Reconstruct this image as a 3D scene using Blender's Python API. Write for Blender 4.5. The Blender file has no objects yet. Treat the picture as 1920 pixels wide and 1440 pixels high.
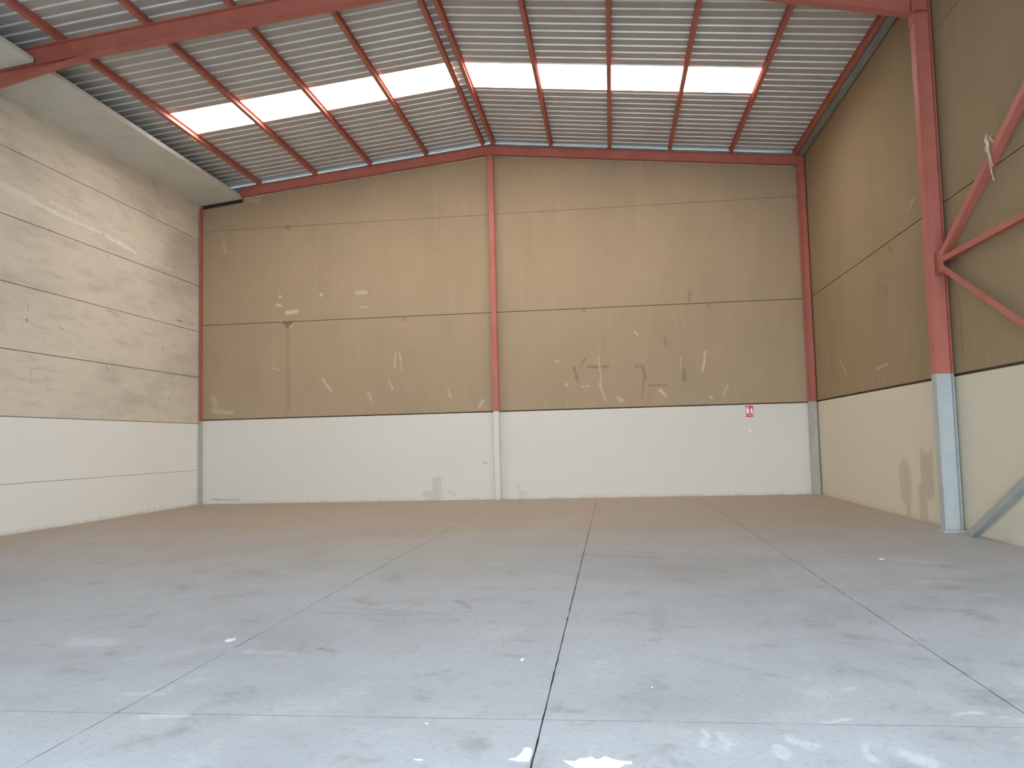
import bpy, bmesh, math, random
from mathutils import Vector, Matrix

random.seed(7)
sc = bpy.context.scene
col = sc.collection

# ------------------------------------------------------------------ camera
cam_d = bpy.data.cameras.new('camera')
cam = bpy.data.objects.new('camera', cam_d)
col.objects.link(cam)
RT = Vector((0.9921840, 0.1221789, -0.0253602))
UP = Vector((0.0338752, -0.0681272, 0.9971014))
FW = Vector((-0.1200970, 0.9901672, 0.0717336))
cam.matrix_world = Matrix(((RT.x, UP.x, -FW.x, 0.0), (RT.y, UP.y, -FW.y, 0.0),
                           (RT.z, UP.z, -FW.z, 1.4), (0, 0, 0, 1)))
cam_d.sensor_width = 36.0
cam_d.lens = 1513.27 / 1920 * 36.0
cam_d.clip_end = 300
sc.camera = cam

# ------------------------------------------------------------------ light and exposure
SKY_STRENGTH = 13.8
PANE_STRENGTH = 12.5
w = bpy.data.worlds.new('sky')
sc.world = w
w.use_nodes = True
bg = w.node_tree.nodes['Background']
bg.inputs[0].default_value = (0.73, 0.88, 1.0, 1)
bg.inputs[1].default_value = SKY_STRENGTH

# geometry numbers of the hall (metres)
XL, XR, YF, YB = -10.59, 4.825, -3.0, 19.86
RIDGE_X, RIDGE_Z, SLOPE = -2.83, 9.0, 0.103
DOOR_X0, DOOR_X1, DOOR_Z = -4.6, 4.74, 6.1
FRAME_Y = 12.06

# the open loading door lets the sky in: a portal (gives no light itself, guides sampling)
pl = bpy.data.lights.new('doorway_portal', 'AREA')
pl.shape = 'RECTANGLE'
pl.size = DOOR_X1 - DOOR_X0
pl.size_y = DOOR_Z
pl.cycles.is_portal = True
po = bpy.data.objects.new('doorway_portal', pl)
po.location = ((DOOR_X0 + DOOR_X1) / 2, YF - 0.15, DOOR_Z / 2)
po.rotation_euler = (math.radians(90), 0, 0)
col.objects.link(po)

vs = sc.view_settings
vs.view_transform = 'Standard'
vs.look = 'None'
vs.gamma = 1
vs.use_curve_mapping = False
vs.exposure = -0.06
sc.cycles.max_bounces = 7
sc.cycles.diffuse_bounces = 5
sc.cycles.glossy_bounces = 3
sc.cycles.sample_clamp_indirect = 8.0
sc.cycles.use_adaptive_sampling = True
sc.cycles.adaptive_threshold = 0.02


# ------------------------------------------------------------------ materials
def lin(r, g, b):
    f = lambda c: c / 12.92 if c <= 0.04045 else ((c + 0.055) / 1.055) ** 2.4
    return (f(r / 255), f(g / 255), f(b / 255), 1)


class NT:
    def __init__(self, name):
        self.m = bpy.data.materials.new(name)
        self.m.use_nodes = True
        self.t = self.m.node_tree
        self.n = self.t.nodes
        self.b = self.n['Principled BSDF']
        self.pos = self.n.new('ShaderNodeNewGeometry').outputs['Position']

    def link(self, a, b):
        self.t.links.new(a, b)

    def val(self, sock, v):
        if hasattr(v, 'is_output'):
            self.link(v, sock)
        else:
            sock.default_value = v

    def math(self, op, a, b=0.0, clamp=False):
        x = self.n.new('ShaderNodeMath')
        x.operation = op
        x.use_clamp = clamp
        self.val(x.inputs[0], a)
        self.val(x.inputs[1], b)
        return x.outputs[0]

    def scaled(self, s):
        x = self.n.new('ShaderNodeMapping')
        x.inputs['Scale'].default_value = s
        self.link(self.pos, x.inputs['Vector'])
        return x.outputs[0]

    def noise(self, s=(1, 1, 1), scale=1.0, detail=4, rough=0.55, w=0.0):
        x = self.n.new('ShaderNodeTexNoise')
        x.noise_dimensions = '4D'
        x.inputs['W'].default_value = w
        x.inputs['Scale'].default_value = scale
        x.inputs['Detail'].default_value = detail
        x.inputs['Roughness'].default_value = rough
        self.link(self.scaled(s), x.inputs['Vector'])
        return x.outputs['Fac']

    def ramp(self, v, lo, hi, a=0.0, b=1.0):
        x = self.n.new('ShaderNodeMapRange')
        x.interpolation_type = 'SMOOTHSTEP'
        self.val(x.inputs[0], v)
        x.inputs[1].default_value = lo
        x.inputs[2].default_value = hi
        x.inputs[3].default_value = a
        x.inputs[4].default_value = b
        return x.outputs[0]

    def mix(self, f, a, b, mode='MIX'):
        x = self.n.new('ShaderNodeMix')
        x.data_type = 'RGBA'
        x.blend_type = mode
        self.val(x.inputs[0], f)
        self.val(x.inputs[6], a)
        self.val(x.inputs[7], b)
        return x.outputs[2]

    def axis(self, i):
        x = self.n.new('ShaderNodeSeparateXYZ')
        self.link(self.pos, x.inputs[0])
        return x.outputs[i]

    def bump(self, h, strength=0.2, dist=0.01):
        x = self.n.new('ShaderNodeBump')
        x.inputs['Strength'].default_value = strength
        x.inputs['Distance'].default_value = dist
        self.link(h, x.inputs['Height'])
        self.link(x.outputs[0], self.b.inputs['Normal'])

    def finish(self, color, rough=0.7, spec=0.3, metal=0.0):
        self.val(self.b.inputs['Base Color'], color)
        self.val(self.b.inputs['Roughness'], rough)
        self.b.inputs['Specular IOR Level'].default_value = spec
        self.val(self.b.inputs['Metallic'], metal)
        return self.m

    def marks(self, color, axes, lst, tints, wobble=0.03, soft=0.5, gain=0.88):
        """stains, chips and scratches on a wall: short strokes (u0,v0,u1,v1,radius,kind,strength)"""
        n1 = self.noise(scale=6, detail=3, w=3.1)
        n2 = self.noise(scale=6, detail=3, w=9.4)
        u = self.math('ADD', self.axis(axes[0]), self.math('MULTIPLY', self.math('SUBTRACT', n1, 0.5), wobble * 2))
        v = self.math('ADD', self.axis(axes[1]), self.math('MULTIPLY', self.math('SUBTRACT', n2, 0.5), wobble * 2))
        cb = self.n.new('ShaderNodeCombineXYZ')
        self.link(u, cb.inputs[0])
        self.link(v, cb.inputs[1])
        P = cb.outputs[0]
        grain = self.ramp(self.noise(scale=14, detail=5, rough=0.7, w=5.5), 0.32, 0.56, 0.12, 1.0)
        for kind in sorted({m[5] for m in lst}):
            acc = None
            for (u0, v0, u1, v1, r, k, st) in lst:
                if k != kind:
                    continue
                g = self.n.new('ShaderNodeGroup')
                g.node_tree = stroke_group()
                self.link(P, g.inputs[0])
                g.inputs[1].default_value = (u0, v0, 0)
                d = Vector((u1 - u0, v1 - v0, 0))
                g.inputs[2].default_value = d
                g.inputs[3].default_value = 1.0 / max(d.length_squared, 1e-6)
                g.inputs[4].default_value = r * (1 - soft)
                g.inputs[5].default_value = r * (1 + soft)
                g.inputs[6].default_value = st * gain
                acc = g.outputs[0] if acc is None else self.math('MAXIMUM', acc, g.outputs[0])
            color = self.mix(self.math('MULTIPLY', acc, grain) if kind in 'ld' else acc, color, tints[kind])
        return color


def stroke_group():
    if 'stroke' in bpy.data.node_groups:
        return bpy.data.node_groups['stroke']
    g = bpy.data.node_groups.new('stroke', 'ShaderNodeTree')
    for nm, ty in (('P', 'NodeSocketVector'), ('A', 'NodeSocketVector'), ('D', 'NodeSocketVector'), ('inv', 'NodeSocketFloat'),
                   ('r0', 'NodeSocketFloat'), ('r1', 'NodeSocketFloat'), ('st', 'NodeSocketFloat')):
        g.interface.new_socket(nm, in_out='INPUT', socket_type=ty)
    g.interface.new_socket('fac', in_out='OUTPUT', socket_type='NodeSocketFloat')
    i = g.nodes.new('NodeGroupInput')
    o = g.nodes.new('NodeGroupOutput')

    def vm(op, a, b=None):
        x = g.nodes.new('ShaderNodeVectorMath')
        x.operation = op
        g.links.new(a, x.inputs[0])
        if b is not None:
            g.links.new(b, x.inputs[1])
        return x
    pa = vm('SUBTRACT', i.outputs[0], i.outputs[1])
    dt = vm('DOT_PRODUCT', pa.outputs[0], i.outputs[2])
    m = g.nodes.new('ShaderNodeMath')
    m.operation = 'MULTIPLY'
    m.use_clamp = True
    g.links.new(dt.outputs['Value'], m.inputs[0])
    g.links.new(i.outputs[3], m.inputs[1])
    s = g.nodes.new('ShaderNodeVectorMath')
    s.operation = 'SCALE'
    g.links.new(i.outputs[2], s.inputs[0])
    g.links.new(m.outputs[0], s.inputs['Scale'])
    q = vm('SUBTRACT', pa.outputs[0], s.outputs[0])
    ln = vm('LENGTH', q.outputs[0])
    r = g.nodes.new('ShaderNodeMapRange')
    r.interpolation_type = 'SMOOTHSTEP'
    g.links.new(ln.outputs['Value'], r.inputs[0])
    g.links.new(i.outputs[4], r.inputs[1])
    g.links.new(i.outputs[5], r.inputs[2])
    g.links.new(i.outputs[6], r.inputs[3])
    r.inputs[4].default_value = 0
    g.links.new(r.outputs[0], o.inputs[0])
    return g


REAR_MARKS = [(-8.22, 7.14, -8.22, 7.14, 0.071, 'd', 0.5), (-8.35, 4.62, -8.1, 4.61, 0.035, 'd', 0.7), (-8.23, 4.54, -8.23, 4.57, 0.06, 'd', 0.7), (-8.39, 4.66, -8.42, 4.66, 0.021, 'l', 0.6), (-8.13, 4.51, -8.06, 4.59, 0.017, 'l', 0.5), (-8.22, 4.49, -8.21, 2.38, 0.055, 'd', 0.22), (-8.41, 5.32, -8.41, 5.32, 0.042, 'l', 0.7), (-7.31, 5.31, -7.31, 5.31, 0.048, 'l', 0.6), (-8.5, 5.1, -8.39, 5.08, 0.035, 'l', 0.7), (-8.24, 4.89, -7.97, 4.91, 0.049, 'l', 0.6), (-6.37, 5.32, -6.13, 5.32, 0.055, 'l', 0.4), (-6.28, 4.94, -6.09, 4.95, 0.02, 'l', 0.4), (-9.95, 6.83, -9.9, 6.54, 0.043, 'l', 0.25), (-9.3, 7.98, -8.99, 7.84, 0.06, 'l', 0.25), (-9.0, 7.88, -8.98, 7.98, 0.03, 'l', 0.3), (-5.36, 3.73, -5.39, 3.35, 0.016, 'l', 0.6), (-5.26, 3.75, -5.2, 3.27, 0.014, 'l', 0.4), (-7.3, 3.14, -7.05, 2.82, 0.028, 'l', 0.45), (-5.54, 3.01, -5.46, 2.81, 0.021, 'l', 0.4), (-8.61, 3.46, -8.45, 3.4, 0.018, 'l', 0.4), (-5.16, 4.58, -5.09, 4.59, 0.041, 'd', 0.4), (-0.59, 4.59, -0.59, 4.59, 0.053, 'd', 0.4), (2.44, 4.58, 2.44, 4.58, 0.052, 'd', 0.4), (-0.5, 3.19, -0.03, 3.18, 0.033, 'd', 0.5), (-0.86, 3.18, -0.79, 2.89, 0.039, 'd', 0.45), (-0.73, 3.18, -0.57, 3.41, 0.026, 'd', 0.4), (0.62, 3.17, 0.81, 3.17, 0.033, 'd', 0.45), (0.81, 3.16, 0.87, 2.88, 0.04, 'd', 0.45), (0.84, 2.88, 0.77, 2.4, 0.026, 'd', 0.35), (0.95, 2.69, 1.37, 2.68, 0.026, 'd', 0.45), (1.38, 3.84, 1.4, 3.69, 0.039, 'd', 0.4), (1.79, 3.02, 1.81, 2.8, 0.052, 'd', 0.4), (2.01, 4.96, 2.0, 4.75, 0.039, 'd', 0.35), (-1.33, 3.37, -1.23, 3.37, 0.013, 'l', 0.7), (-0.25, 3.42, -0.2, 2.57, 0.013, 'l', 0.5), (-0.26, 2.77, -0.11, 2.37, 0.016, 'l', 0.5), (-1.06, 2.78, -1.06, 2.78, 0.034, 'l', 0.5), (-0.68, 2.71, -0.47, 2.73, 0.013, 'l', 0.5), (1.21, 2.57, 1.34, 2.43, 0.036, 'l', 0.5), (2.32, 3.46, 2.25, 3.0, 0.023, 'l', 0.6), (1.74, 3.35, 1.7, 3.02, 0.013, 'l', 0.4), (2.42, 2.35, 2.42, 2.35, 0.044, 'l', 0.45), (2.69, 2.38, 2.82, 2.63, 0.017, 'l', 0.45), (0.21, 2.42, 0.28, 2.33, 0.039, 'l', 0.4), (0.65, 4.02, 0.72, 3.94, 0.018, 'l', 0.6), (-4.03, 2.76, -3.95, 2.56, 0.027, 'l', 0.3), (-3.15, 2.44, -3.23, 2.31, 0.04, 'l', 0.4), (-6.09, 2.76, -6.01, 2.53, 0.027, 'l', 0.35), (-10.24, 2.41, -9.73, 2.33, 0.055, 'l', 0.3), (-10.27, 2.76, -10.18, 2.55, 0.07, 'l', 0.2)]
REAR_LOW = [(-4.36, 0.47, -4.35, 0.13, 0.119, 'g', 0.5), (-4.66, 0.17, -4.32, 0.14, 0.08, 'g', 0.5), (-4.01, 0.21, -4.01, 0.21, 0.053, 'g', 0.4), (-3.93, 0.18, -3.92, 0.13, 0.017, 'd', 0.5), (-3.18, 0.93, -3.07, 0.87, 0.02, 'd', 0.45), (-2.31, 0.31, -2.31, 0.31, 0.065, 'g', 0.35), (-2.28, 0.14, -2.17, 0.14, 0.07, 'g', 0.35), (-10.34, 0.12, -9.54, 0.09, 0.011, 'd', 0.8)]
LEFT_MARKS = [(12.8, 6.19, 13.67, 6.12, 0.067, 'l', 0.55), (13.67, 6.11, 14.67, 6.05, 0.036, 'l', 0.75), (14.67, 6.05, 15.67, 6.04, 0.032, 'l', 0.65), (15.85, 6.02, 16.93, 5.92, 0.046, 'l', 0.7), (14.1, 6.24, 14.86, 6.22, 0.042, 'l', 0.4), (17.69, 5.86, 18.39, 5.83, 0.026, 'l', 0.4), (13.52, 3.86, 13.52, 3.86, 0.034, 'd', 0.8), (18.72, 4.63, 18.92, 4.63, 0.021, 'd', 0.9), (19.41, 4.62, 19.41, 4.62, 0.025, 'd', 0.9), (15.96, 4.43, 16.26, 4.38, 0.046, 'd', 0.25), (14.38, 3.85, 14.51, 3.82, 0.021, 'd', 0.3), (13.54, 4.21, 13.54, 4.03, 0.008, 'd', 0.5), (13.64, 2.96, 13.64, 2.71, 0.008, 'd', 0.6), (18.05, 3.89, 18.06, 3.76, 0.013, 'd', 0.5), (18.37, 2.69, 18.37, 2.5, 0.013, 'd', 0.4), (15.9, 3.24, 15.94, 3.11, 0.017, 'd', 0.4), (13.92, 2.66, 13.92, 2.66, 0.016, 'd', 0.5), (14.09, 5.69, 14.09, 5.69, 0.021, 'd', 0.5), (15.9, 5.62, 15.92, 5.56, 0.017, 'd', 0.5), (18.01, 6.25, 18.01, 6.25, 0.024, 'd', 0.5)]
FLOOR_MARKS = [(-1.43, 7.21, -1.23, 6.89, 0.03, 'd', 0.4), (-0.97, 6.37, -0.97, 6.37, 0.025, 'd', 0.5), (-2.05, 5.56, -1.95, 5.45, 0.025, 'd', 0.4), (-2.49, 6.68, -1.64, 6.6, 0.044, 'd', 0.2), (-2.15, 7.08, -1.88, 7.17, 0.048, 'd', 0.2), (-2.38, 6.89, -1.38, 6.64, 0.035, 'd', 0.2), (3.11, 9.43, 3.48, 9.22, 0.081, 'l', 0.2), (-3.96, 5.66, -3.75, 5.66, 0.1, 'l', 0.35), (-4.08, 5.77, -4.05, 5.79, 0.029, 'l', 0.5), (-2.53, 5.43, -2.24, 5.4, 0.046, 'l', 0.3), (-2.84, 4.5, -2.66, 4.5, 0.034, 'l', 0.3), (-2.51, 4.12, -2.29, 4.15, 0.037, 'l', 0.35), (0.39, 4.06, 0.39, 3.85, 0.014, 'l', 0.4), (0.47, 4.02, 0.47, 3.82, 0.021, 'l', 0.4), (0.7, 3.86, 0.7, 3.71, 0.02, 'l', 0.45), (0.79, 3.96, 0.83, 3.9, 0.042, 'l', 0.55), (1.08, 3.91, 1.07, 3.73, 0.02, 'l', 0.45), (1.23, 3.8, 1.3, 3.7, 0.038, 'l', 0.5), (0.98, 4.22, 1.09, 4.26, 0.02, 'l', 0.55), (1.64, 4.33, 1.75, 4.36, 0.026, 'l', 0.55), (1.87, 4.3, 1.92, 4.27, 0.026, 'l', 0.4), (1.21, 4.7, 1.28, 4.75, 0.03, 'l', 0.35), (0.47, 5.39, 0.81, 5.05, 0.051, 'd', 0.15), (0.32, 6.89, 0.3, 6.05, 0.063, 'd', 0.18), (-0.35, 10.05, 0.47, 9.74, 0.091, 'd', 0.22)]
RIGHT_LOW = [(14.2, 0.70, 14.2, 0.46, 0.27, 'p', 0.6), (14.12, 0.25, 14.12, 0.06, 0.10, 'p', 0.6),
             (13.26, 0.86, 13.26, 0.60, 0.24, 'p', 0.65), (13.43, 1.10, 13.43, 0.9, 0.07, 'p', 0.6),
             (13.05, 1.06, 13.05, 0.9, 0.07, 'p', 0.6), (13.48, 0.45, 13.48, 0.05, 0.17, 'p', 0.6), (13.1, 0.75, 13.1, 0.5, 0.12, 'p', 0.6)]
RIGHT_MARKS = [(18.6, 3.1, 18.5, 2.95, 0.02, 'l', 0.5), (17.6, 2.95, 17.2, 2.6, 0.025, 'l', 0.45), (15.3, 2.55, 14.7, 2.6, 0.03, 'l', 0.3),
               (14.3, 4.55, 14.2, 4.5, 0.05, 'd', 0.4), (14.6, 3.9, 14.6, 3.85, 0.09, 'd', 0.25), (11.7, 3.2, 11.7, 2.5, 0.03, 'd', 0.35),
               (13.4, 4.9, 13.1, 5.05, 0.02, 'l', 0.3)]


def concrete(name, base, dark, light, stretch=(1, 1, 1), contrast=1.0, grain=0.3):
    k = NT(name)
    big = k.noise(stretch, 0.7, 5, 0.6, 1.0)
    mid = k.noise(stretch, 2.6, 5, 0.65, 4.0)
    fine = k.noise((1, 1, 1), 60, 3, 0.6, 2.0)
    c = k.mix(k.ramp(big, 0.45, 0.70, 0, 0.75 * contrast), base, dark)
    c = k.mix(k.ramp(mid, 0.50, 0.74, 0, 0.55 * contrast), c, light)
    c = k.mix(k.ramp(mid, 0.46, 0.28, 0, 0.45 * contrast), c, dark)
    c = k.mix(k.math('MULTIPLY', k.ramp(fine, 0.45, 0.7), 0.18), c, dark)
    k.bump(fine, grain, 0.004)
    return k, c


# left party wall: pale grey concrete with blotches along the panels
k, c = concrete('grey_concrete', lin(218, 209, 194), lin(182, 174, 161), lin(226, 218, 205), (1, 0.5, 1.2), 0.9)
streak = k.noise((1, 0.7, 3.5), 1.6, 6, 0.7, 7.0)
c = k.mix(k.ramp(streak, 0.48, 0.72, 0, 0.45), c, lin(172, 164, 150))
c = k.marks(c, (1, 2), LEFT_MARKS, {'l': lin(244, 239, 231), 'd': lin(80, 62, 46)})
M_LEFT = k.finish(c, 0.85, 0.2)


# rear wall, brown rough concrete; side wall the same, a little darker and more olive
def brown(name, base, dark, light, marks, axes, seed):
    k, c = concrete(name, base, dark, light, (1, 1, 0.5), 0.55)
    vert = k.noise((5, 5, 0.35), 1.4, 4, 0.6, 6.0 + seed)
    c = k.mix(k.ramp(vert, 0.5, 0.8, 0, 0.35), c, light)
    # scrapes left by stacked goods low on the brown zone
    scr = k.noise((14, 14, 1.6), 1.0, 5, 0.7, 11.0 + seed)
    zone = k.math('MULTIPLY', k.ramp(k.axis(2), 2.2, 3.3, 1, 0), k.ramp(scr, 0.58, 0.70, 0, 0.55))
    c = k.mix(zone, c, lin(196, 180, 160))
    c = k.marks(c, axes, marks, {'l': lin(228, 214, 192), 'd': lin(84, 68, 50)})
    return k.finish(c, 0.9, 0.15)


M_REAR = brown('brown_concrete', lin(169, 149, 124), lin(153, 135, 112), lin(179, 160, 135), REAR_MARKS, (0, 2), 0)
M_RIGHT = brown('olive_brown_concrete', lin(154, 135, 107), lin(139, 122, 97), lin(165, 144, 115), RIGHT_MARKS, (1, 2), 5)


def painted(name, base, dark, marks, axes, tints):
    k = NT(name)
    big = k.noise((1, 1, 1), 0.9, 4, 0.6, 1.5)
    fine = k.noise((1, 1, 1), 45, 3, 0.6, 2.0)
    c = k.mix(k.ramp(big, 0.45, 0.75, 0, 0.35), base, dark)
    low = k.math('MULTIPLY', k.ramp(k.axis(2), 0.0, 0.10, 1, 0), k.ramp(k.noise((1, 1, 1), 5, 4, 0.6, 3.3), 0.3, 0.75, 0, 0.5))
    c = k.mix(low, c, lin(168, 148, 122))
    if marks:
        c = k.marks(c, axes, marks, tints, 0.05, 0.3)
    k.bump(fine, 0.12, 0.003)
    return k.finish(c, 0.65, 0.3)


M_WHITE_REAR = painted('offwhite_paint', lin(215, 211, 203), lin(208, 205, 197), REAR_LOW, (0, 2), {'g': lin(176, 176, 178), 'd': lin(118, 104, 92)})
M_WHITE_LEFT = painted('offwhite_paint_party_wall', lin(236, 235, 230), lin(230, 228, 222), [(19.67, 1.58, 19.67, 1.58, 0.02, 'd', 0.7)], (1, 2), {'d': lin(90, 80, 70)})
M_WHITE_RIGHT = painted('cream_paint', lin(214, 206, 187), lin(206, 198, 180), RIGHT_LOW, (1, 2), {'p': lin(176, 166, 146)})

# floor
k = NT('floor_concrete')
big = k.noise((1, 1, 1), 0.35, 5, 0.6, 1.0)
mid = k.noise((1, 1, 1), 2.4, 7, 0.7, 2.0)
fine = k.noise((1, 1, 1), 26, 4, 0.6, 3.0)
c = k.mix(k.ramp(big, 0.42, 0.66), lin(187, 190, 195), lin(171, 174, 179))
c = k.mix(k.ramp(mid, 0.52, 0.70, 0, 0.6), c, lin(206, 207, 209))
c = k.mix(k.ramp(mid, 0.48, 0.32, 0, 0.6), c, lin(146, 145, 147))
c = k.mix(k.math('MULTIPLY', k.ramp(fine, 0.5, 0.68), 0.32), c, lin(146, 144, 142))
# brown dust lying thicker towards the unswept back of the hall and along its walls
dn = k.noise((1, 1, 1), 0.8, 5, 0.65, 8.0)
dy = k.math('ADD', k.axis(1), k.math('MULTIPLY', k.math('SUBTRACT', dn, 0.5), 5.0))
dust = k.ramp(dy, 6.5, 17.0, 0, 0.85)
dust = k.math('MAXIMUM', dust, k.ramp(k.math('ADD', k.axis(0), k.math('MULTIPLY', dn, 1.2)), -6.4, -9.6, 0, 0.8))
c = k.mix(dust, c, lin(160, 142, 120))
c = k.marks(c, (0, 1), FLOOR_MARKS, {'l': lin(236, 238, 240), 'd': lin(92, 92, 98)}, 0.09, 0.8)
k.bump(k.math('ADD', fine, mid), 0.12, 0.004)
M_FLOOR = k.finish(c, k.ramp(mid, 0.3, 0.7, 0.48, 0.66), 0.35)


def plain(name, base, var, rough=0.6, spec=0.3, metal=0.0, scale=3.0, grain=0.1, stretch=(1, 1, 1)):
    k = NT(name)
    a = k.noise(stretch, scale, 5, 0.6, 1.0)
    f = k.noise((1, 1, 1), 70, 2, 0.5, 2.0)
    c = k.mix(k.ramp(a, 0.4, 0.7), base, var)
    k.bump(f, grain, 0.002)
    return k.finish(c, rough, spec, metal)


M_JOINT = plain('joint_mortar', lin(96, 84, 70), lin(78, 68, 56), 0.95, 0.1)  # dark brown filling of the panel joints
k = NT('floor_joint_sealant')
jn = k.noise((1, 1, 1), 3.0, 5, 0.6, 1.0)
jc = k.mix(k.ramp(jn, 0.4, 0.65), lin(88, 86, 88), lin(70, 68, 70))
jc = k.mix(k.ramp(k.math('ADD', k.axis(1), k.math('MULTIPLY', jn, 3.0)), 13.0, 16.5), jc, lin(160, 141, 119))   # packed with dust at the back
M_FLOORJOINT = k.finish(jc, 0.95, 0.1)
M_RED = plain('red_oxide_paint', lin(186, 110, 95), lin(174, 100, 86), 0.55, 0.35, 0, 2.2, 0.06)
M_GREYSTEEL = plain('pale_grey_paint', lin(182, 184, 182), lin(172, 176, 176), 0.5, 0.4, 0, 3.0, 0.05)
M_GREYBRACE = plain('grey_paint', lin(168, 170, 166), lin(152, 155, 152), 0.6, 0.3)
M_FOOT = plain('warm_grey_paint', lin(186, 182, 172), lin(176, 172, 163), 0.6, 0.3)
M_SLAB = plain('light_concrete', lin(212, 212, 206), lin(202, 202, 196), 0.85, 0.2, 0, 1.5, 0.2)
M_GALV = plain('galvanised_sheet', lin(188, 187, 184), lin(178, 177, 174), 0.5, 0.4, 0.25, 1.5, 0.03)
M_RIB_LIT = plain('rib_painted_lit', lin(242, 243, 242), lin(232, 233, 232), 0.45, 0.5, 0.25, 1.5, 0.03)  # rib faces coloured lighter to imitate the door light they catch
M_FLASH = plain('galvanised_flashing', lin(150, 153, 151), lin(134, 138, 137), 0.6, 0.3, 0.0, 3.0, 0.03)
M_GUTTER = plain('dull_gutter_sheet', lin(150, 152, 146), lin(130, 134, 128), 0.6, 0.4, 0.3, 2.0, 0.03)
M_GAP_SHADE = plain('painted_gap_shade', lin(72, 62, 52), lin(52, 46, 40), 0.95, 0.1, 0, 12, 0.4)
M_DAYLIGHT_LINE = plain('painted_daylight_line', lin(226, 208, 184), lin(196, 178, 156), 0.9, 0.1, 0, 9, 0.3)  # pale colour imitating daylight along the underside of the gable rafters
M_SPLASH = plain('white_filler_splash', lin(250, 252, 253), lin(240, 243, 245), 0.55, 0.3, 0, 8, 0.1)
M_SIGNRED = plain('sign_red', lin(200, 34, 52), lin(190, 28, 46), 0.4, 0.4)
M_SIGNWHITE = plain('sign_white', lin(250, 246, 242), lin(244, 238, 234), 0.4, 0.4)
M_ROPE = plain('beige_rope', lin(206, 186, 164), lin(180, 156, 136), 0.9, 0.1, 0, 30, 0.3)
M_HOOK = plain('white_bracket', lin(252, 250, 244), lin(244, 242, 236), 0.3, 0.5)
M_WIRE = plain('straw_coloured_wire', lin(200, 170, 110), lin(170, 140, 90), 0.6, 0.4)
M_GROUND = plain('yard_concrete', lin(190, 188, 184), lin(178, 176, 172), 0.9, 0.1)

k = NT('skylight_sheet')
k.b.inputs['Base Color'].default_value = (0.9, 0.88, 0.84, 1)
k.b.inputs['Emission Color'].default_value = (1.0, 0.93, 0.84, 1)
k.b.inputs['Emission Strength'].default_value = PANE_STRENGTH
M_PANE = k.m


# ------------------------------------------------------------------ mesh helpers
def link_mesh(name, bm, mat, parent=None, smooth=False):
    me = bpy.data.meshes.new(name)
    bmesh.ops.recalc_face_normals(bm, faces=bm.faces)
    bm.to_mesh(me)
    bm.free()
    mats = mat if isinstance(mat, (list, tuple)) else [mat]
    for m in mats:
        me.materials.append(m)
    if smooth:
        for p in me.polygons:
            p.use_smooth = True
    o = bpy.data.objects.new(name, me)
    col.objects.link(o)
    if parent is not None:
        o.parent = parent
        o.matrix_parent_inverse = parent.matrix_basis.inverted()
    return o


def thing(name, label, cat, loc, group=None):
    o = bpy.data.objects.new(name, None)
    o.empty_display_size = 0.2
    o.location = loc
    col.objects.link(o)
    o['label'] = label
    o['category'] = cat
    if group:
        o['group'] = group
    return o


def tag(o, label, cat, group=None):
    o['label'] = label
    o['category'] = cat
    if group:
        o['group'] = group
    return o


def structure(o, label=None):
    o['kind'] = 'structure'
    if label:
        o['label'] = label
    return o


def add_box(bm, x0, x1, y0, y1, z0, z1, bevel=0.0):
    vs_ = [bm.verts.new(p) for p in ((x0, y0, z0), (x1, y0, z0), (x1, y1, z0), (x0, y1, z0),
                                     (x0, y0, z1), (x1, y0, z1), (x1, y1, z1), (x0, y1, z1))]
    fs = [bm.faces.new([vs_[i] for i in f]) for f in ((0, 3, 2, 1), (4, 5, 6, 7), (0, 1, 5, 4), (1, 2, 6, 5), (2, 3, 7, 6), (3, 0, 4, 7))]
    if bevel:
        es = list({e for f in fs for e in f.edges})
        bmesh.ops.bevel(bm, geom=es, offset=bevel, segments=1, affect='EDGES')


def box(name, x0, x1, y0, y1, z0, z1, mat, parent=None, bevel=0.0):
    bm = bmesh.new()
    add_box(bm, x0, x1, y0, y1, z0, z1, bevel)
    return link_mesh(name, bm, mat, parent)


def add_prism(bm, pts0, pts1):
    a = [bm.verts.new(p) for p in pts0]
    b = [bm.verts.new(p) for p in pts1]
    n = len(a)
    bm.faces.new(a)
    bm.faces.new(list(reversed(b)))
    for i in range(n):
        j = (i + 1) % n
        bm.faces.new([a[i], b[i], b[j], a[j]])


def prism_y(name, poly, y0, y1, mat, parent=None):
    """polygon in x,z pushed along y"""
    bm = bmesh.new()
    add_prism(bm, [(x, y0, z) for x, z in poly], [(x, y1, z) for x, z in poly])
    return link_mesh(name, bm, mat, parent)


def i_profile(h, b, tf, tw):
    """I section: web along the second axis v (height h), flanges b wide along u"""
    H, B, T = h / 2, b / 2, tw / 2
    return [(-B, -H), (B, -H), (B, -H + tf), (T, -H + tf), (T, H - tf), (B, H - tf), (B, H), (-B, H), (-B, H - tf), (-T, H - tf),
            (-T, -H + tf), (-B, -H + tf)]


def add_sweep(bm, prof, p0, p1, u, v):
    p0, p1, u, v = Vector(p0), Vector(p1), Vector(u).normalized(), Vector(v).normalized()
    add_prism(bm, [p0 + u * a + v * b for a, b in prof], [p1 + u * a + v * b for a, b in prof])


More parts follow.
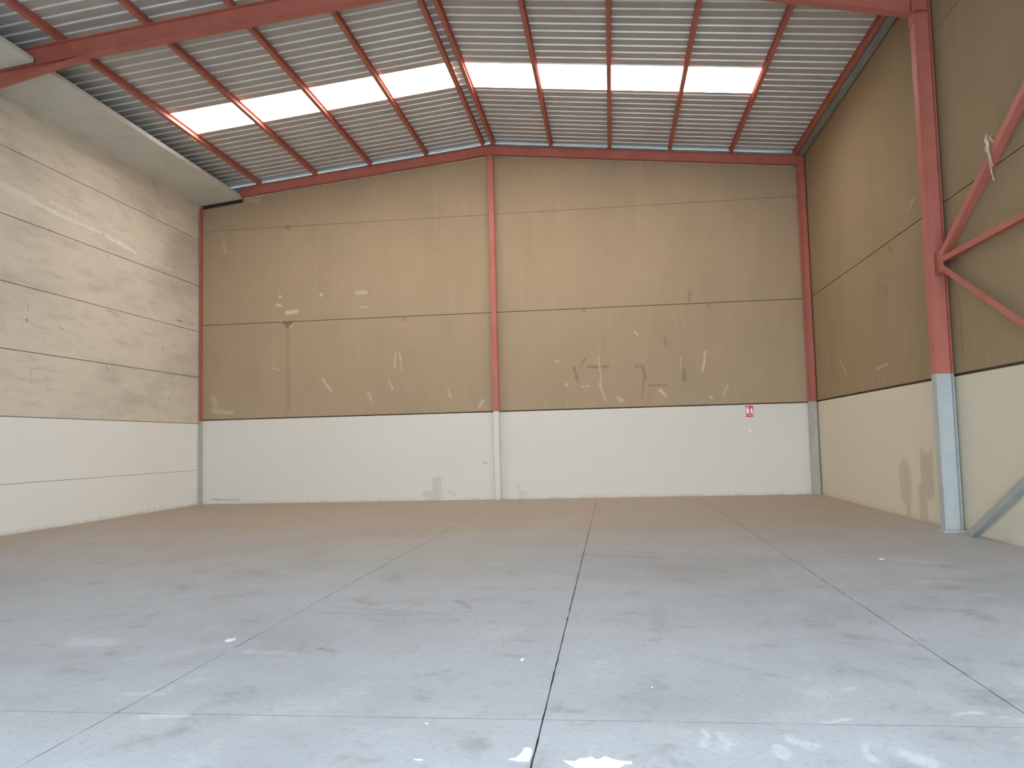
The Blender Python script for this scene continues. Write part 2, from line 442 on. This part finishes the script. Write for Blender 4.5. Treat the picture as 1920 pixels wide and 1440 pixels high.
def add_tube(bm, pts, r, seg=6):
    pts = [Vector(p) for p in pts]
    rings = []
    for i, p in enumerate(pts):
        t = (pts[min(i + 1, len(pts) - 1)] - pts[max(i - 1, 0)]).normalized()
        a = t.orthogonal().normalized()
        if rings and abs(t.z) < 0.99:
            a = t.cross(Vector((0, 0, 1))).normalized()
        b = t.cross(a)
        rr = r[i] if isinstance(r, (list, tuple)) else r
        rings.append([bm.verts.new(p + (a * math.cos(q) + b * math.sin(q)) * rr) for q in [2 * math.pi * s / seg for s in range(seg)]])
    for A, B in zip(rings, rings[1:]):
        for s in range(seg):
            bm.faces.new([A[s], A[(s + 1) % seg], B[(s + 1) % seg], B[s]])
    bm.faces.new(rings[0])
    bm.faces.new(rings[-1])


def roof_z(x):
    return RIDGE_Z - SLOPE * abs(x - RIDGE_X)


# ------------------------------------------------------------------ floor
fl = structure(box('floor', XL - 0.25, XR + 0.25, YF, YB + 0.25, -0.25, -0.008, M_FLOORJOINT))


def slab(x0, x1, y0, y1, name='floor_slab'):
    """one bay of the cast floor, its sawn edges a little ragged"""
    bm = bmesh.new()
    pts = []

    def edge(a, b, n, jx, jy):
        for i in range(n):
            t = i / n
            pts.append((a[0] + (b[0] - a[0]) * t + random.gauss(0, jx * 0.7), a[1] + (b[1] - a[1]) * t + random.uniform(-jy, jy)))
    nx, ny = 12, max(12, int((y1 - y0) / 0.10))
    edge((x0, y0), (x1, y0), nx, 0, 0.0014)
    edge((x1, y0), (x1, y1), ny, 0.0016, 0)
    edge((x1, y1), (x0, y1), nx, 0, 0.0014)
    edge((x0, y1), (x0, y0), ny, 0.0016, 0)
    add_prism(bm, [(x, y, 0.0) for x, y in pts], [(x, y, -0.006) for x, y in pts])
    bm.normal_update()
    for f in bm.faces:
        if abs(f.normal.z) < 0.5:
            f.material_index = 1        # sawn sides hold the dark sealant
    return link_mesh(name, bm, [M_FLOOR, M_FLOORJOINT], fl)


JX = [(-2.695, 0.0022), (-0.392, 0.0038), (1.975, 0.0026)]
edges_x = [XL - 0.2] + [j for j, g in JX] + [XR + 0.2]
gaps = [0] + [g for j, g in JX] + [0]
for i in range(4):
    for y0, y1 in ((YF, 4.163 - 0.002), (4.163 + 0.002, YB + 0.2)):
        slab(edges_x[i] + gaps[i], edges_x[i + 1] - gaps[i + 1], y0, y1)


def splash(pts, h=0.002):
    bm = bmesh.new()
    add_prism(bm, [(x, y, h) for x, y in pts], [(x, y, 0.0) for x, y in pts])
    o = link_mesh('paint_splash', bm, M_SPLASH, fl)
    o['label'] = 'white paint splash'
    return o


splash([(-0.501, 3.652), (-0.469, 3.668), (-0.453, 3.717), (-0.447, 3.756), (-0.448, 3.781), (-0.426, 3.789), (-0.409, 3.773), (-0.402, 3.719),
        (-0.405, 3.676), (-0.408, 3.634), (-0.462, 3.632)])
splash([(-0.257, 3.647), (-0.208, 3.64), (-0.189, 3.674), (-0.152, 3.681), (-0.136, 3.7), (-0.116, 3.669), (-0.099, 3.674), (-0.076, 3.707),
        (-0.043, 3.677), (-0.007, 3.656), (0.04, 3.652), (0.039, 3.631), (0.0, 3.622), (0.003, 3.607), (-0.025, 3.583), (-0.149, 3.558),
        (-0.203, 3.577), (-0.237, 3.616)])
for cx, cy, rx, ry in ((-2.829, 5.757, 0.045, 0.06), (2.928, 9.521, 0.03, 0.05), (-0.62, 5.28, 0.012, 0.04), (-0.97, 4.08, 0.007, 0.009),
                       (-0.9, 3.62, 0.022, 0.004), (0.18, 4.72, 0.007, 0.012)):
    pts = []
    for s in range(9):
        q = 2 * math.pi * s / 9
        f = random.uniform(0.6, 1.1)
        pts.append((cx + rx * f * math.cos(q), cy + ry * f * math.sin(q)))
    splash(pts, 0.003)

# ------------------------------------------------------------------ walls: backing in the joint colour, panels as parts
PT = 0.12
HW = 2.157
GAP = 0.006
wr = structure(box('wall_rear', XL - 0.4, XR + 0.4, YB + 0.03, YB + 0.3, -0.2, 8.2, M_JOINT))
bays = ((XL, -2.822), (-2.822, XR))
for b, (x0, x1) in enumerate(bays):
    for z0, z1, m in ((-0.1, HW, M_WHITE_REAR), (HW + 0.018, 4.65, M_REAR), (4.65, 7.158, M_REAR)):
        box('wall_panel', x0 + GAP, x1 - GAP, YB, YB + PT, z0 + GAP, z1 - GAP, m, wr, 0.006)
    lo = 7.158 - GAP + 0.005
    poly = [(x0 + GAP, lo), (x1 - GAP, lo), (x1 - GAP, roof_z(x1) - 0.03), (x0 + GAP, roof_z(x0) - 0.03)]
    prism_y('gable_panel', poly, YB, YB + PT, M_REAR, wr)

wl = structure(box('wall_left', XL - 0.3, XL - 0.03, YF, YB + 0.3, -0.2, 8.3, M_JOINT))
LZ = [-0.1, 0.885, 2.079, 3.279, 4.477, 5.682, 6.9065, 8.12]
for y0, y1 in ((YF, FRAME_Y - 0.2), (FRAME_Y - 0.2, YB - 0.004)):
    for i in range(7):
        m = M_WHITE_LEFT if i < 2 else M_LEFT
        g = 0.004 if i < 1 else GAP
        box('wall_panel', XL - PT, XL + random.uniform(-0.004, 0.002), y0 + 0.004, y1 - 0.004, LZ[i] + (0.003 if i == 1 else GAP), LZ[i + 1] - g, m, wl, 0.005)

wg = structure(box('wall_right', XR + 0.03, XR + 0.3, YF, YB + 0.3, -0.2, 8.2, M_JOINT))
for y0, y1 in ((YF, FRAME_Y), (FRAME_Y, YB - 0.004)):
    for z0, z1, m in ((-0.1, HW + 0.01, M_WHITE_RIGHT), (HW + 0.035, 4.66, M_RIGHT), (4.66, 7.17, M_RIGHT), (7.17, 8.19, M_RIGHT)):
        tight = y0 == FRAME_Y
        ga = 0.001 if tight and z0 == 7.17 else GAP
        gb = 0.001 if tight and z1 == 7.17 else GAP
        box('wall_panel', XR, XR + PT, y0 + 0.004, y1 - 0.004, z0 + ga, z1 - gb, m, wg, 0.001 if tight and z0 > 4 else 0.006)

# wall with the open loading door, behind the camera
wf = bmesh.new()
add_box(wf, XL - 0.3, DOOR_X0, YF - 0.2, YF, -0.2, 9.0)
add_box(wf, DOOR_X1, XR + 0.3, YF - 0.2, YF, -0.2, 9.0)
add_box(wf, DOOR_X0, DOOR_X1, YF - 0.2, YF, DOOR_Z, 9.0)
structure(link_mesh('wall_front', wf, M_LEFT))
structure(box('ground', -60, 60, -80, YF - 0.2, -0.3, -0.02, M_GROUND))


# ------------------------------------------------------------------ roof: corrugated sheets on both slopes, skylight strips between them
PITCH = 0.2578
PH0 = 13.585


def ribs(y0, y1):
    """z offset outline of the sheet along y: wide flat, narrow raised rib (a groove seen from below)"""
    out = [(y0, 0.0)]
    k0 = math.floor((y0 - PH0) / PITCH) - 1
    for kk in range(k0, k0 + int((y1 - y0) / PITCH) + 4):
        c0 = PH0 + kk * PITCH
        for dy, dz in ((-0.040, 0.0), (-0.032, 0.042), (0.002, 0.042), (0.021, 0.0)):
            if y0 + 0.001 < c0 + dy < y1 - 0.001:
                out.append((c0 + dy, dz))
    out.append((y1, 0.0))
    return out


def sheet(name, side, y0, y1, mat, parent, x_in=0.0, x_out=None):
    xa = RIDGE_X + side * x_in
    xb = (XR + 0.12 if side > 0 else XL - 0.2) if x_out is None else x_out
    bm = bmesh.new()
    pr = ribs(y0, y1)
    low = [[bm.verts.new((x, y, roof_z(x) + dz)) for y, dz in pr] for x in (xa, xb)]
    up = [[bm.verts.new((x, y, roof_z(x) + dz + 0.004)) for y, dz in pr] for x in (xa, xb)]
    for i in range(len(pr) - 1):
        f = bm.faces.new([low[0][i], low[0][i + 1], low[1][i + 1], low[1][i]])
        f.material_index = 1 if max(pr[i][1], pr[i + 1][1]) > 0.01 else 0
        bm.faces.new([up[0][i], up[1][i], up[1][i + 1], up[0][i + 1]])
    return link_mesh(name, bm, [mat, M_RIB_LIT if mat is M_GALV else mat], parent)


ce = bpy.data.objects.new('ceiling', None)
ce.location = (RIDGE_X, 8, RIDGE_Z)
col.objects.link(ce)
structure(ce)
SKY = {-1: [(15.37, 16.46)], 1: [(15.42, 16.54)]}
nw = 0
for side in (-1, 1):
    prev = YF - 0.3
    for (a, b) in sorted(SKY[side]):
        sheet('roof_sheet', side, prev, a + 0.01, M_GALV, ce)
        prev = b - 0.01
        # skylight strip runs from the ridge to the fourth purlin; metal again towards the eave
        xo = -8.89 if side < 0 else 3.12
        nw += 1
        wn = bpy.data.objects.new('window_%d' % nw, None)
        wn.location = (RIDGE_X + side * 3, (a + b) / 2, RIDGE_Z)
        col.objects.link(wn)
        structure(wn)
        xs = [RIDGE_X + side * 0.14, -4.43, -5.905, -7.37, -8.89] if side < 0 else [RIDGE_X + side * 0.14, -1.254, 0.193, 1.653, 3.115]
        for xa, xb in zip(xs, xs[1:]):
            sheet('skylight_pane', side, a, b, M_PANE, wn, abs(xa - RIDGE_X), xb)
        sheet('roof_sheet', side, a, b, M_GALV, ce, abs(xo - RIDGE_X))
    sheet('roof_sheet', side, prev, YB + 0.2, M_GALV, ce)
# ridge capping, ribbed like the sheets, closes the gap between the strips
bm = bmesh.new()
pr = ribs(YF - 0.3, YB + 0.2)
rows = [[bm.verts.new((x, y, roof_z(x) + dz + 0.012)) for y, dz in pr] for x in (RIDGE_X - 0.16, RIDGE_X, RIDGE_X + 0.16)]
for r0, r1 in zip(rows, rows[1:]):
    for i in range(len(pr) - 1):
        bm.faces.new([r0[i], r0[i + 1], r1[i + 1], r1[i]])
link_mesh('ridge_cap', bm, M_GALV, ce)

# ------------------------------------------------------------------ purlins
PH = 0.13
prof = i_profile(PH, 0.08, 0.008, 0.006)
LEFT_P = [-2.97, -4.43, -5.905, -7.37, -8.89]
RIGHT_P = [-2.70, -1.254, 0.193, 1.653, 3.115, 4.60]
names = {-2.97: 'red roof purlin just left of the ridge line', -4.43: 'red purlin second from the ridge on the left slope',
         -5.905: 'red purlin third from the ridge on the left slope', -7.37: 'red purlin fourth from the ridge on the left slope',
         -8.89: 'lowest visible red purlin on left slope, bounding the skylights near the concrete ledge',
         -2.70: 'red roof purlin just right of the ridge line', -1.254: 'red purlin second from the ridge on the right slope',
         0.193: 'red purlin third from the ridge, running nearly upright in the photo', 1.653: 'red purlin fourth from the ridge on the right slope',
         3.115: 'red purlin at the outer end of the right-hand skylights', 4.60: 'red eave purlin beside the gutter along the right wall'}
for x in LEFT_P + RIGHT_P:
    sgn = -1 if x < RIDGE_X else 1
    zb = roof_z(x) - PH / 2 - 0.002
    v = Vector((sgn * SLOPE, 0, 1)).normalized()
    u = Vector((1, 0, -sgn * SLOPE)).normalized()
    bm = bmesh.new()
    add_sweep(bm, prof, (x, YF - 0.02, zb), (x, YB - 0.02, zb), u, v)
    o = link_mesh('roof_purlin', bm, M_RED)
    tag(o, names[x], 'purlin', 'red roof purlins')

# ------------------------------------------------------------------ rear frame
RB_T = RIDGE_Z - PH - 0.006     # top of rafters at the ridge


def rafter_top(x):
    return RB_T - SLOPE * abs(x - RIDGE_X)


def i_rafter(name, xa, xb, y, depth, bw, tf, tw, label, haunch=None):
    """I beam in the x,z plane following the roof slope; optional haunch (x_start, x_end, drop) welded below"""
    t = thing(name, label, 'rafter', (xa, y, rafter_top(xa) - depth))
    bm = bmesh.new()

    def strip(za0, za1, zb0, zb1, hw):
        add_prism(bm, [(xa, y - hw, za0), (xa, y + hw, za0), (xa, y + hw, za1), (xa, y - hw, za1)],
                  [(xb, y - hw, zb0), (xb, y + hw, zb0), (xb, y + hw, zb1), (xb, y - hw, zb1)])
    ta, tb = rafter_top(xa), rafter_top(xb)
    strip(ta - tf, ta, tb - tf, tb, bw / 2)
    strip(ta - depth, ta - depth + tf, tb - depth, tb - depth + tf, bw / 2)
    strip(ta - depth + tf, ta - tf, tb - depth + tf, tb - tf, tw / 2)
    link_mesh('beam', bm, M_RED, t)
    if haunch:
        xs, xe, drop = haunch
        zs, ze = rafter_top(xs) - depth, rafter_top(xe) - depth
        bm = bmesh.new()
        add_prism(bm, [(xs, y - tw / 2, zs), (xe, y - tw / 2, ze), (xe, y - tw / 2, ze - drop)],
                  [(xs, y + tw / 2, zs), (xe, y + tw / 2, ze), (xe, y + tw / 2, ze - drop)])
        add_prism(bm, [(xs, y - bw / 2, zs), (xs, y + bw / 2, zs), (xs, y + bw / 2, zs - tf), (xs, y - bw / 2, zs - tf)],
                  [(xe, y - bw / 2, ze - drop), (xe, y + bw / 2, ze - drop), (xe, y + bw / 2, ze - drop - tf), (xe, y - bw / 2, ze - drop - tf)])
        link_mesh('haunch', bm, M_RED, t)
    return t


YR = 19.70
i_rafter('gable_rafter', RIDGE_X, -9.405, YR, 0.225, 0.11, 0.010, 0.03, 'red steel rafter along the top of the rear wall, left slope')
i_rafter('gable_rafter', RIDGE_X, 4.78, YR, 0.225, 0.11, 0.010, 0.03, 'red steel rafter along the top of the rear wall, right slope')
rl = i_rafter('portal_rafter', RIDGE_X, -10.55, FRAME_Y, 0.315, 0.17, 0.013, 0.02, 'large near red rafter crossing the roof on the left slope', (-8.45, -10.55, 0.26))
rr = i_rafter('portal_rafter', RIDGE_X, 4.58, FRAME_Y, 0.315, 0.17, 0.013, 0.02, 'large near red rafter meeting the big column at the right wall', (2.2, 4.58, 0.29))


def column(label, x0, x1, y, fw, top, loc_h=HW, axis='x', tf=0.012, tw=0.012, low=M_GREYSTEEL, base=True):
    """H section column: flanges face +-x (axis x) or +-y (axis y); red above, grey paint below"""
    t = thing('steel_column', label, 'column', ((x0 + x1) / 2, y, 0))
    if axis == 'x':
        p = i_profile(x1 - x0, fw, tf, tw)
        cx = (x0 + x1) / 2
        u, v = (0, 1, 0), (1, 0, 0)
        c0 = (cx, y)
    else:
        p = i_profile(fw, x1 - x0, tf, tw)
        u, v = (1, 0, 0), (0, 1, 0)
        c0 = ((x0 + x1) / 2, y)
    bm = bmesh.new()
    add_sweep(bm, p, (c0[0], c0[1], loc_h), (c0[0], c0[1], top), u, v)
    o = link_mesh('shaft', bm, M_RED, t)
    o['label'] = 'red upper length'
    bm = bmesh.new()
    add_sweep(bm, p, (c0[0], c0[1], 0.0), (c0[0], c0[1], loc_h), u, v)
    o = link_mesh('lower_shaft', bm, low, t)
    o['label'] = 'pale grey painted foot'
    return t


column('slender red column at the middle of the rear wall', -2.87, -2.735, 19.77, 0.16, rafter_top(-2.8) - 0.225, 2.165, 'y', low=M_WHITE_REAR)
column('red column in the right rear corner', 4.63, 4.80, 19.70, 0.14, rafter_top(4.7) - 0.01, 2.17, low=M_FOOT)
column('thin strip of red column in the left rear corner', -10.68, -10.53, 19.79, 0.13, 7.74, 2.13, low=M_FOOT)
cf = column('large red column with pale blue-grey foot against the right wall', 4.565, 4.80, FRAME_Y, 0.17, rafter_top(4.7), 2.21, tf=0.013, tw=0.03)
box('stiffener', 4.582, 4.785, FRAME_Y - 0.08, FRAME_Y - 0.015, 7.52, 7.535, M_RED, cf)
box('cap_plate', 4.552, 4.565, FRAME_Y - 0.085, FRAME_Y + 0.085, 7.35, 8.05, M_RED, cf)
box('base_plate', 4.52, 4.82, FRAME_Y - 0.14, FRAME_Y + 0.14, 0.0, 0.02, M_GREYSTEEL, cf)
cn = column('red right-wall column at the near ends of the wall braces', 4.565, 4.80, 4.2, 0.17, rafter_top(4.7), 2.21)


# ------------------------------------------------------------------ wall bracing in the near bay
def angle(name, p0, p1, label, w=0.085, th=0.009, split=None, mat=M_RED, mat_low=M_GREYBRACE):
    """rolled angle: one leg upright facing the hall, one leg flat towards the wall"""
    t = thing(name, label, 'brace', p0)
    p0, p1 = Vector(p0), Vector(p1)
    d = (p1 - p0).normalized()
    u = Vector((1, 0, 0))
    v = u.cross(d)
    if v.z < 0:
        v = -v
    pr = [(0, 0), (w, 0), (w, th), (th, th), (th, w), (0, w)]

    def piece(nm, a, b, m, lab=None):
        bm = bmesh.new()
        add_sweep(bm, pr, a, b, u, v)
        o = link_mesh(nm, bm, m, t)
        if lab:
            o['label'] = lab
    if split is None:
        piece('angle_bar', p0, p1, mat)
    else:
        s = p0 + (p1 - p0) * split
        piece('angle_bar', p0, s, mat)
        piece('painted_end', s, p1, mat_low, 'grey painted end')
    return t


BX = 4.66
NY = FRAME_Y - 0.30
nb = angle('wall_brace', (BX, NY, 3.84), (BX, 4.35, 7.75), 'red diagonal brace rising from the column node towards the upper right', 0.10)
box('gusset_plate', BX - 0.006, BX + 0.004, NY - 0.02, FRAME_Y - 0.07, 3.62, 3.93, M_RED, nb)
angle('wall_brace', (BX, NY, 3.61), (BX, 4.85, 0.01), 'red diagonal brace falling from the column node across the right wall', 0.09, split=0.40)
angle('wall_strut', (BX, NY + 0.12, 3.755), (BX, 4.35, 3.755), 'level red strut along the right wall between the diagonal braces', 0.08)
angle('wall_brace', (BX, 11.42, 0.0), (BX, 4.35, 3.55), 'grey diagonal brace rising from the floor beside the column foot', 0.10, mat=M_GREYBRACE)

# ------------------------------------------------------------------ fire ledge of concrete slabs under the left eave
LS = 0.115


def ledge(y0, y1, xin, zin, label):
    o_l = XL + 0.006
    zl = zin - (xin - o_l) * LS
    bm = bmesh.new()
    q = [(o_l, zl), (xin - 0.012, zin - 0.001), (xin, zin + 0.012), (xin, zin + 0.088), (xin - 0.012, zin + 0.1), (o_l, zl + 0.1)]
    add_prism(bm, [(x, y0, z) for x, z in q], [(x, y1, z) for x, z in q])
    return tag(link_mesh('concrete_ledge', bm, M_SLAB), label, 'ledge', 'concrete ledge slabs under the left eave')


ledge(FRAME_Y + 0.10, YB - 0.04, -9.42, 7.955, 'long pale concrete ledge slab along the left eave, reaching the rear wall')
ledge(4.0, FRAME_Y - 0.10, -9.33, 7.90, 'pale concrete ledge slab on the near side of the big rafter')

# ------------------------------------------------------------------ strips painted as gap shade and daylight, then flashing trims
poly = [(-10.52, 7.745), (-9.42, 7.872), (-9.42, 7.955), (-10.52, 7.835)]
structure(prism_y('gap_shade_strip', poly, YB - 0.03, YB - 0.001, M_GAP_SHADE))  # dark strip painted in for the shaded gap below the ledge


def slope_strip(name, xa, xb, y0, y1, off0, off1, mat):
    za, zb = rafter_top(xa), rafter_top(xb)
    return structure(prism_y(name, [(xa, za + off0), (xb, zb + off0), (xb, zb + off1), (xa, za + off1)], y0, y1, mat))


slope_strip('daylight_strip_left', -9.35, RIDGE_X + 0.0, YB - 0.035, YB - 0.002, -0.232, -0.205, M_DAYLIGHT_LINE)  # this strip and the next paint in the thin daylight line
slope_strip('daylight_strip_right', RIDGE_X, 4.6, YB - 0.03, YB - 0.002, -0.226, -0.203, M_DAYLIGHT_LINE)
slope_strip('trim_4', -9.9, RIDGE_X, YB - 0.028, YB - 0.002, 0.01, 0.105, M_FLASH)
slope_strip('trim_5', RIDGE_X, 4.64, YB - 0.028, YB - 0.002, 0.01, 0.115, M_FLASH)

# eave gutter between the last purlin and the right wall
bm = bmesh.new()
gz = roof_z(4.7)
q = [(4.645, gz - 0.05), (4.70, gz - 0.13), (4.80, gz - 0.15), (4.80, gz - 0.146), (4.703, gz - 0.126), (4.65, gz - 0.046)]
add_prism(bm, [(x, YF, z) for x, z in q], [(x, YR - 0.07, z) for x, z in q])
tag(link_mesh('eave_gutter', bm, M_GUTTER), 'dull grey sheet-metal gutter along the top of the right wall', 'gutter')

# ------------------------------------------------------------------ fire extinguisher sign on the rear wall
SX0, SX1, SZ0, SZ1 = 3.20, 3.385, 1.855, 2.128
sign = thing('fire_extinguisher_sign', 'small red and white fire extinguisher sign high on the rear white band', 'sign', (3.2925, YB, 1.855))
box('board', SX0, SX1, YB - 0.006, YB - 0.0005, SZ0, SZ1, M_SIGNWHITE, sign, 0.001)
yb = YB - 0.0065
box('symbol_field', SX0 + 0.004, SX1 - 0.004, yb - 0.001, yb + 0.001, SZ0 + 0.088, SZ1 - 0.004, M_SIGNRED, sign)
box('text_field', SX0 + 0.004, SX1 - 0.004, yb - 0.001, yb + 0.001, SZ0 + 0.004, SZ0 + 0.080, M_SIGNRED, sign)
bm = bmesh.new()      # extinguisher: body, shoulder, valve, lever and hose
y0, y1 = yb - 0.0022, yb - 0.001
ox, oz = SX0 + 0.055, SZ0 + 0.096
body = [(-.033, 0), (.033, 0), (.033, .085), (.024, .103), (.010, .110), (-.010, .110), (-.024, .103), (-.033, .085)]
add_prism(bm, [(ox + a, y0, oz + b) for a, b in body], [(ox + a, y1, oz + b) for a, b in body])
valve = [(-.009, .116), (.009, .116), (.012, .128), (.034, .146), (.030, .153), (.004, .142), (-.012, .142), (-.040, .120), (-.046, .100), (-.039, .098), (-.032, .114), (-.010, .130)]
add_prism(bm, [(ox + a, y0, oz + b) for a, b in valve], [(ox + a, y1, oz + b) for a, b in valve])
link_mesh('extinguisher_symbol', bm, M_SIGNWHITE, sign)
bm = bmesh.new()      # flame
fx, fz = SX0 + 0.140, SZ0 + 0.096
flame = [(-.012, 0), (.018, 0), (.032, .020), (.030, .048), (.020, .066), (.018, .092), (.004, .120), (-.010, .136), (-.008, .110), (-.022, .085), (-.026, .060), (-.016, .044), (-.024, .022)]
add_prism(bm, [(fx + a, y0, fz + b) for a, b in flame], [(fx + a, y1, fz + b) for a, b in flame])
link_mesh('flame_symbol', bm, M_SIGNWHITE, sign)
fc = bpy.data.curves.new('sign_text', 'FONT')
fc.body = 'EXTINTOR'
fc.align_x = 'CENTER'
fc.align_y = 'CENTER'
fc.size = 0.040
fc.extrude = 0.0006
fc.materials.append(M_SIGNWHITE)
fo = bpy.data.objects.new('lettering_curve', fc)
col.objects.link(fo)
bpy.context.view_layer.update()
me = bpy.data.meshes.new_from_object(fo.evaluated_get(bpy.context.evaluated_depsgraph_get()))
bpy.data.objects.remove(fo)
me.transform(Matrix.Translation(((SX0 + SX1) / 2, yb - 0.0016, SZ0 + 0.042)) @ Matrix.Rotation(math.radians(90), 4, 'X'))
ft = bpy.data.objects.new('lettering', me)
col.objects.link(ft)
ft.parent = sign
ft.matrix_parent_inverse = sign.matrix_basis.inverted()

# white hook left on the wall under the sign
hk = thing('wall_hook', 'tiny white extinguisher hook on the rear wall below the red sign', 'hook', (3.284, YB, 1.52))
bm = bmesh.new()
add_prism(bm, [(3.255, YB - 0.008, 1.565), (3.285, YB - 0.008, 1.565), (3.315, YB - 0.008, 1.485), (3.290, YB - 0.008, 1.480)],
          [(3.255, YB - 0.0005, 1.565), (3.285, YB - 0.0005, 1.565), (3.315, YB - 0.0005, 1.485), (3.290, YB - 0.0005, 1.480)])
link_mesh('plate', bm, M_HOOK, hk)
bm = bmesh.new()
add_tube(bm, [(3.285, YB - 0.006, 1.535), (3.285, YB - 0.03, 1.53), (3.287, YB - 0.042, 1.54), (3.288, YB - 0.044, 1.556)], 0.006, 6)
link_mesh('prong', bm, M_HOOK, hk)

# ------------------------------------------------------------------ cord tied round the rising brace
ry, rz = 10.14, 4.84
rope = thing('cord_scrap', 'pale cord knotted round the rising red brace, its ends hanging', 'cord', (BX - 0.02, ry, rz))
bm = bmesh.new()
loop = []
for s in range(15):
    q = 2 * math.pi * s / 14
    loop.append((BX + 0.045 + 0.062 * math.cos(q), ry + 0.035 * math.sin(q) + 0.02 * math.cos(q), rz + 0.055 + 0.062 * math.sin(q)))
add_tube(bm, loop, 0.008, 6)
link_mesh('loop', bm, M_ROPE, rope, True)
bm = bmesh.new()
kn = [(BX - 0.02, ry + 0.06, rz + 0.13), (BX - 0.03, ry + 0.05, rz + 0.06), (BX - 0.028, ry + 0.03, rz + 0.0), (BX - 0.03, ry + 0.05, rz - 0.06), (BX - 0.026, ry + 0.03, rz - 0.1)]
add_tube(bm, kn, [0.02, 0.026, 0.02, 0.028, 0.012], 8)
link_mesh('knot', bm, M_ROPE, rope, True)
for ya, ln, dy in ((0.05, 0.42, -0.13), (0.03, 0.24, -0.11)):
    bm = bmesh.new()
    pts = []
    for s in range(8):
        t_ = s / 7
        pts.append((BX - 0.026 + 0.006 * math.sin(5 * t_), ry + ya + dy * t_ * t_ - 0.01 * math.sin(4 * t_), rz - 0.05 - ln * t_))
    add_tube(bm, pts, [0.011 - 0.004 * (s / 7) for s in range(8)], 6)
    link_mesh('loose_end', bm, M_ROPE, rope, True)

# scrap of wire caught under the lowest purlin by the skylight
bm = bmesh.new()
wx, wy, wz = -8.90, 16.25, roof_z(-8.89) - PH - 0.004
pts = []
for s in range(22):
    q = s * 0.9
    pts.append((wx - 0.035 + 0.03 * math.cos(q) + 0.002 * s, wy - 0.12 + 0.012 * s, wz - 0.03 + 0.032 * math.sin(q)))
add_tube(bm, pts, 0.005, 5)
tag(link_mesh('wire_scrap', bm, M_WIRE, None, True), 'small straw-coloured tangle of wire under the lowest left purlin by the skylight', 'wire')
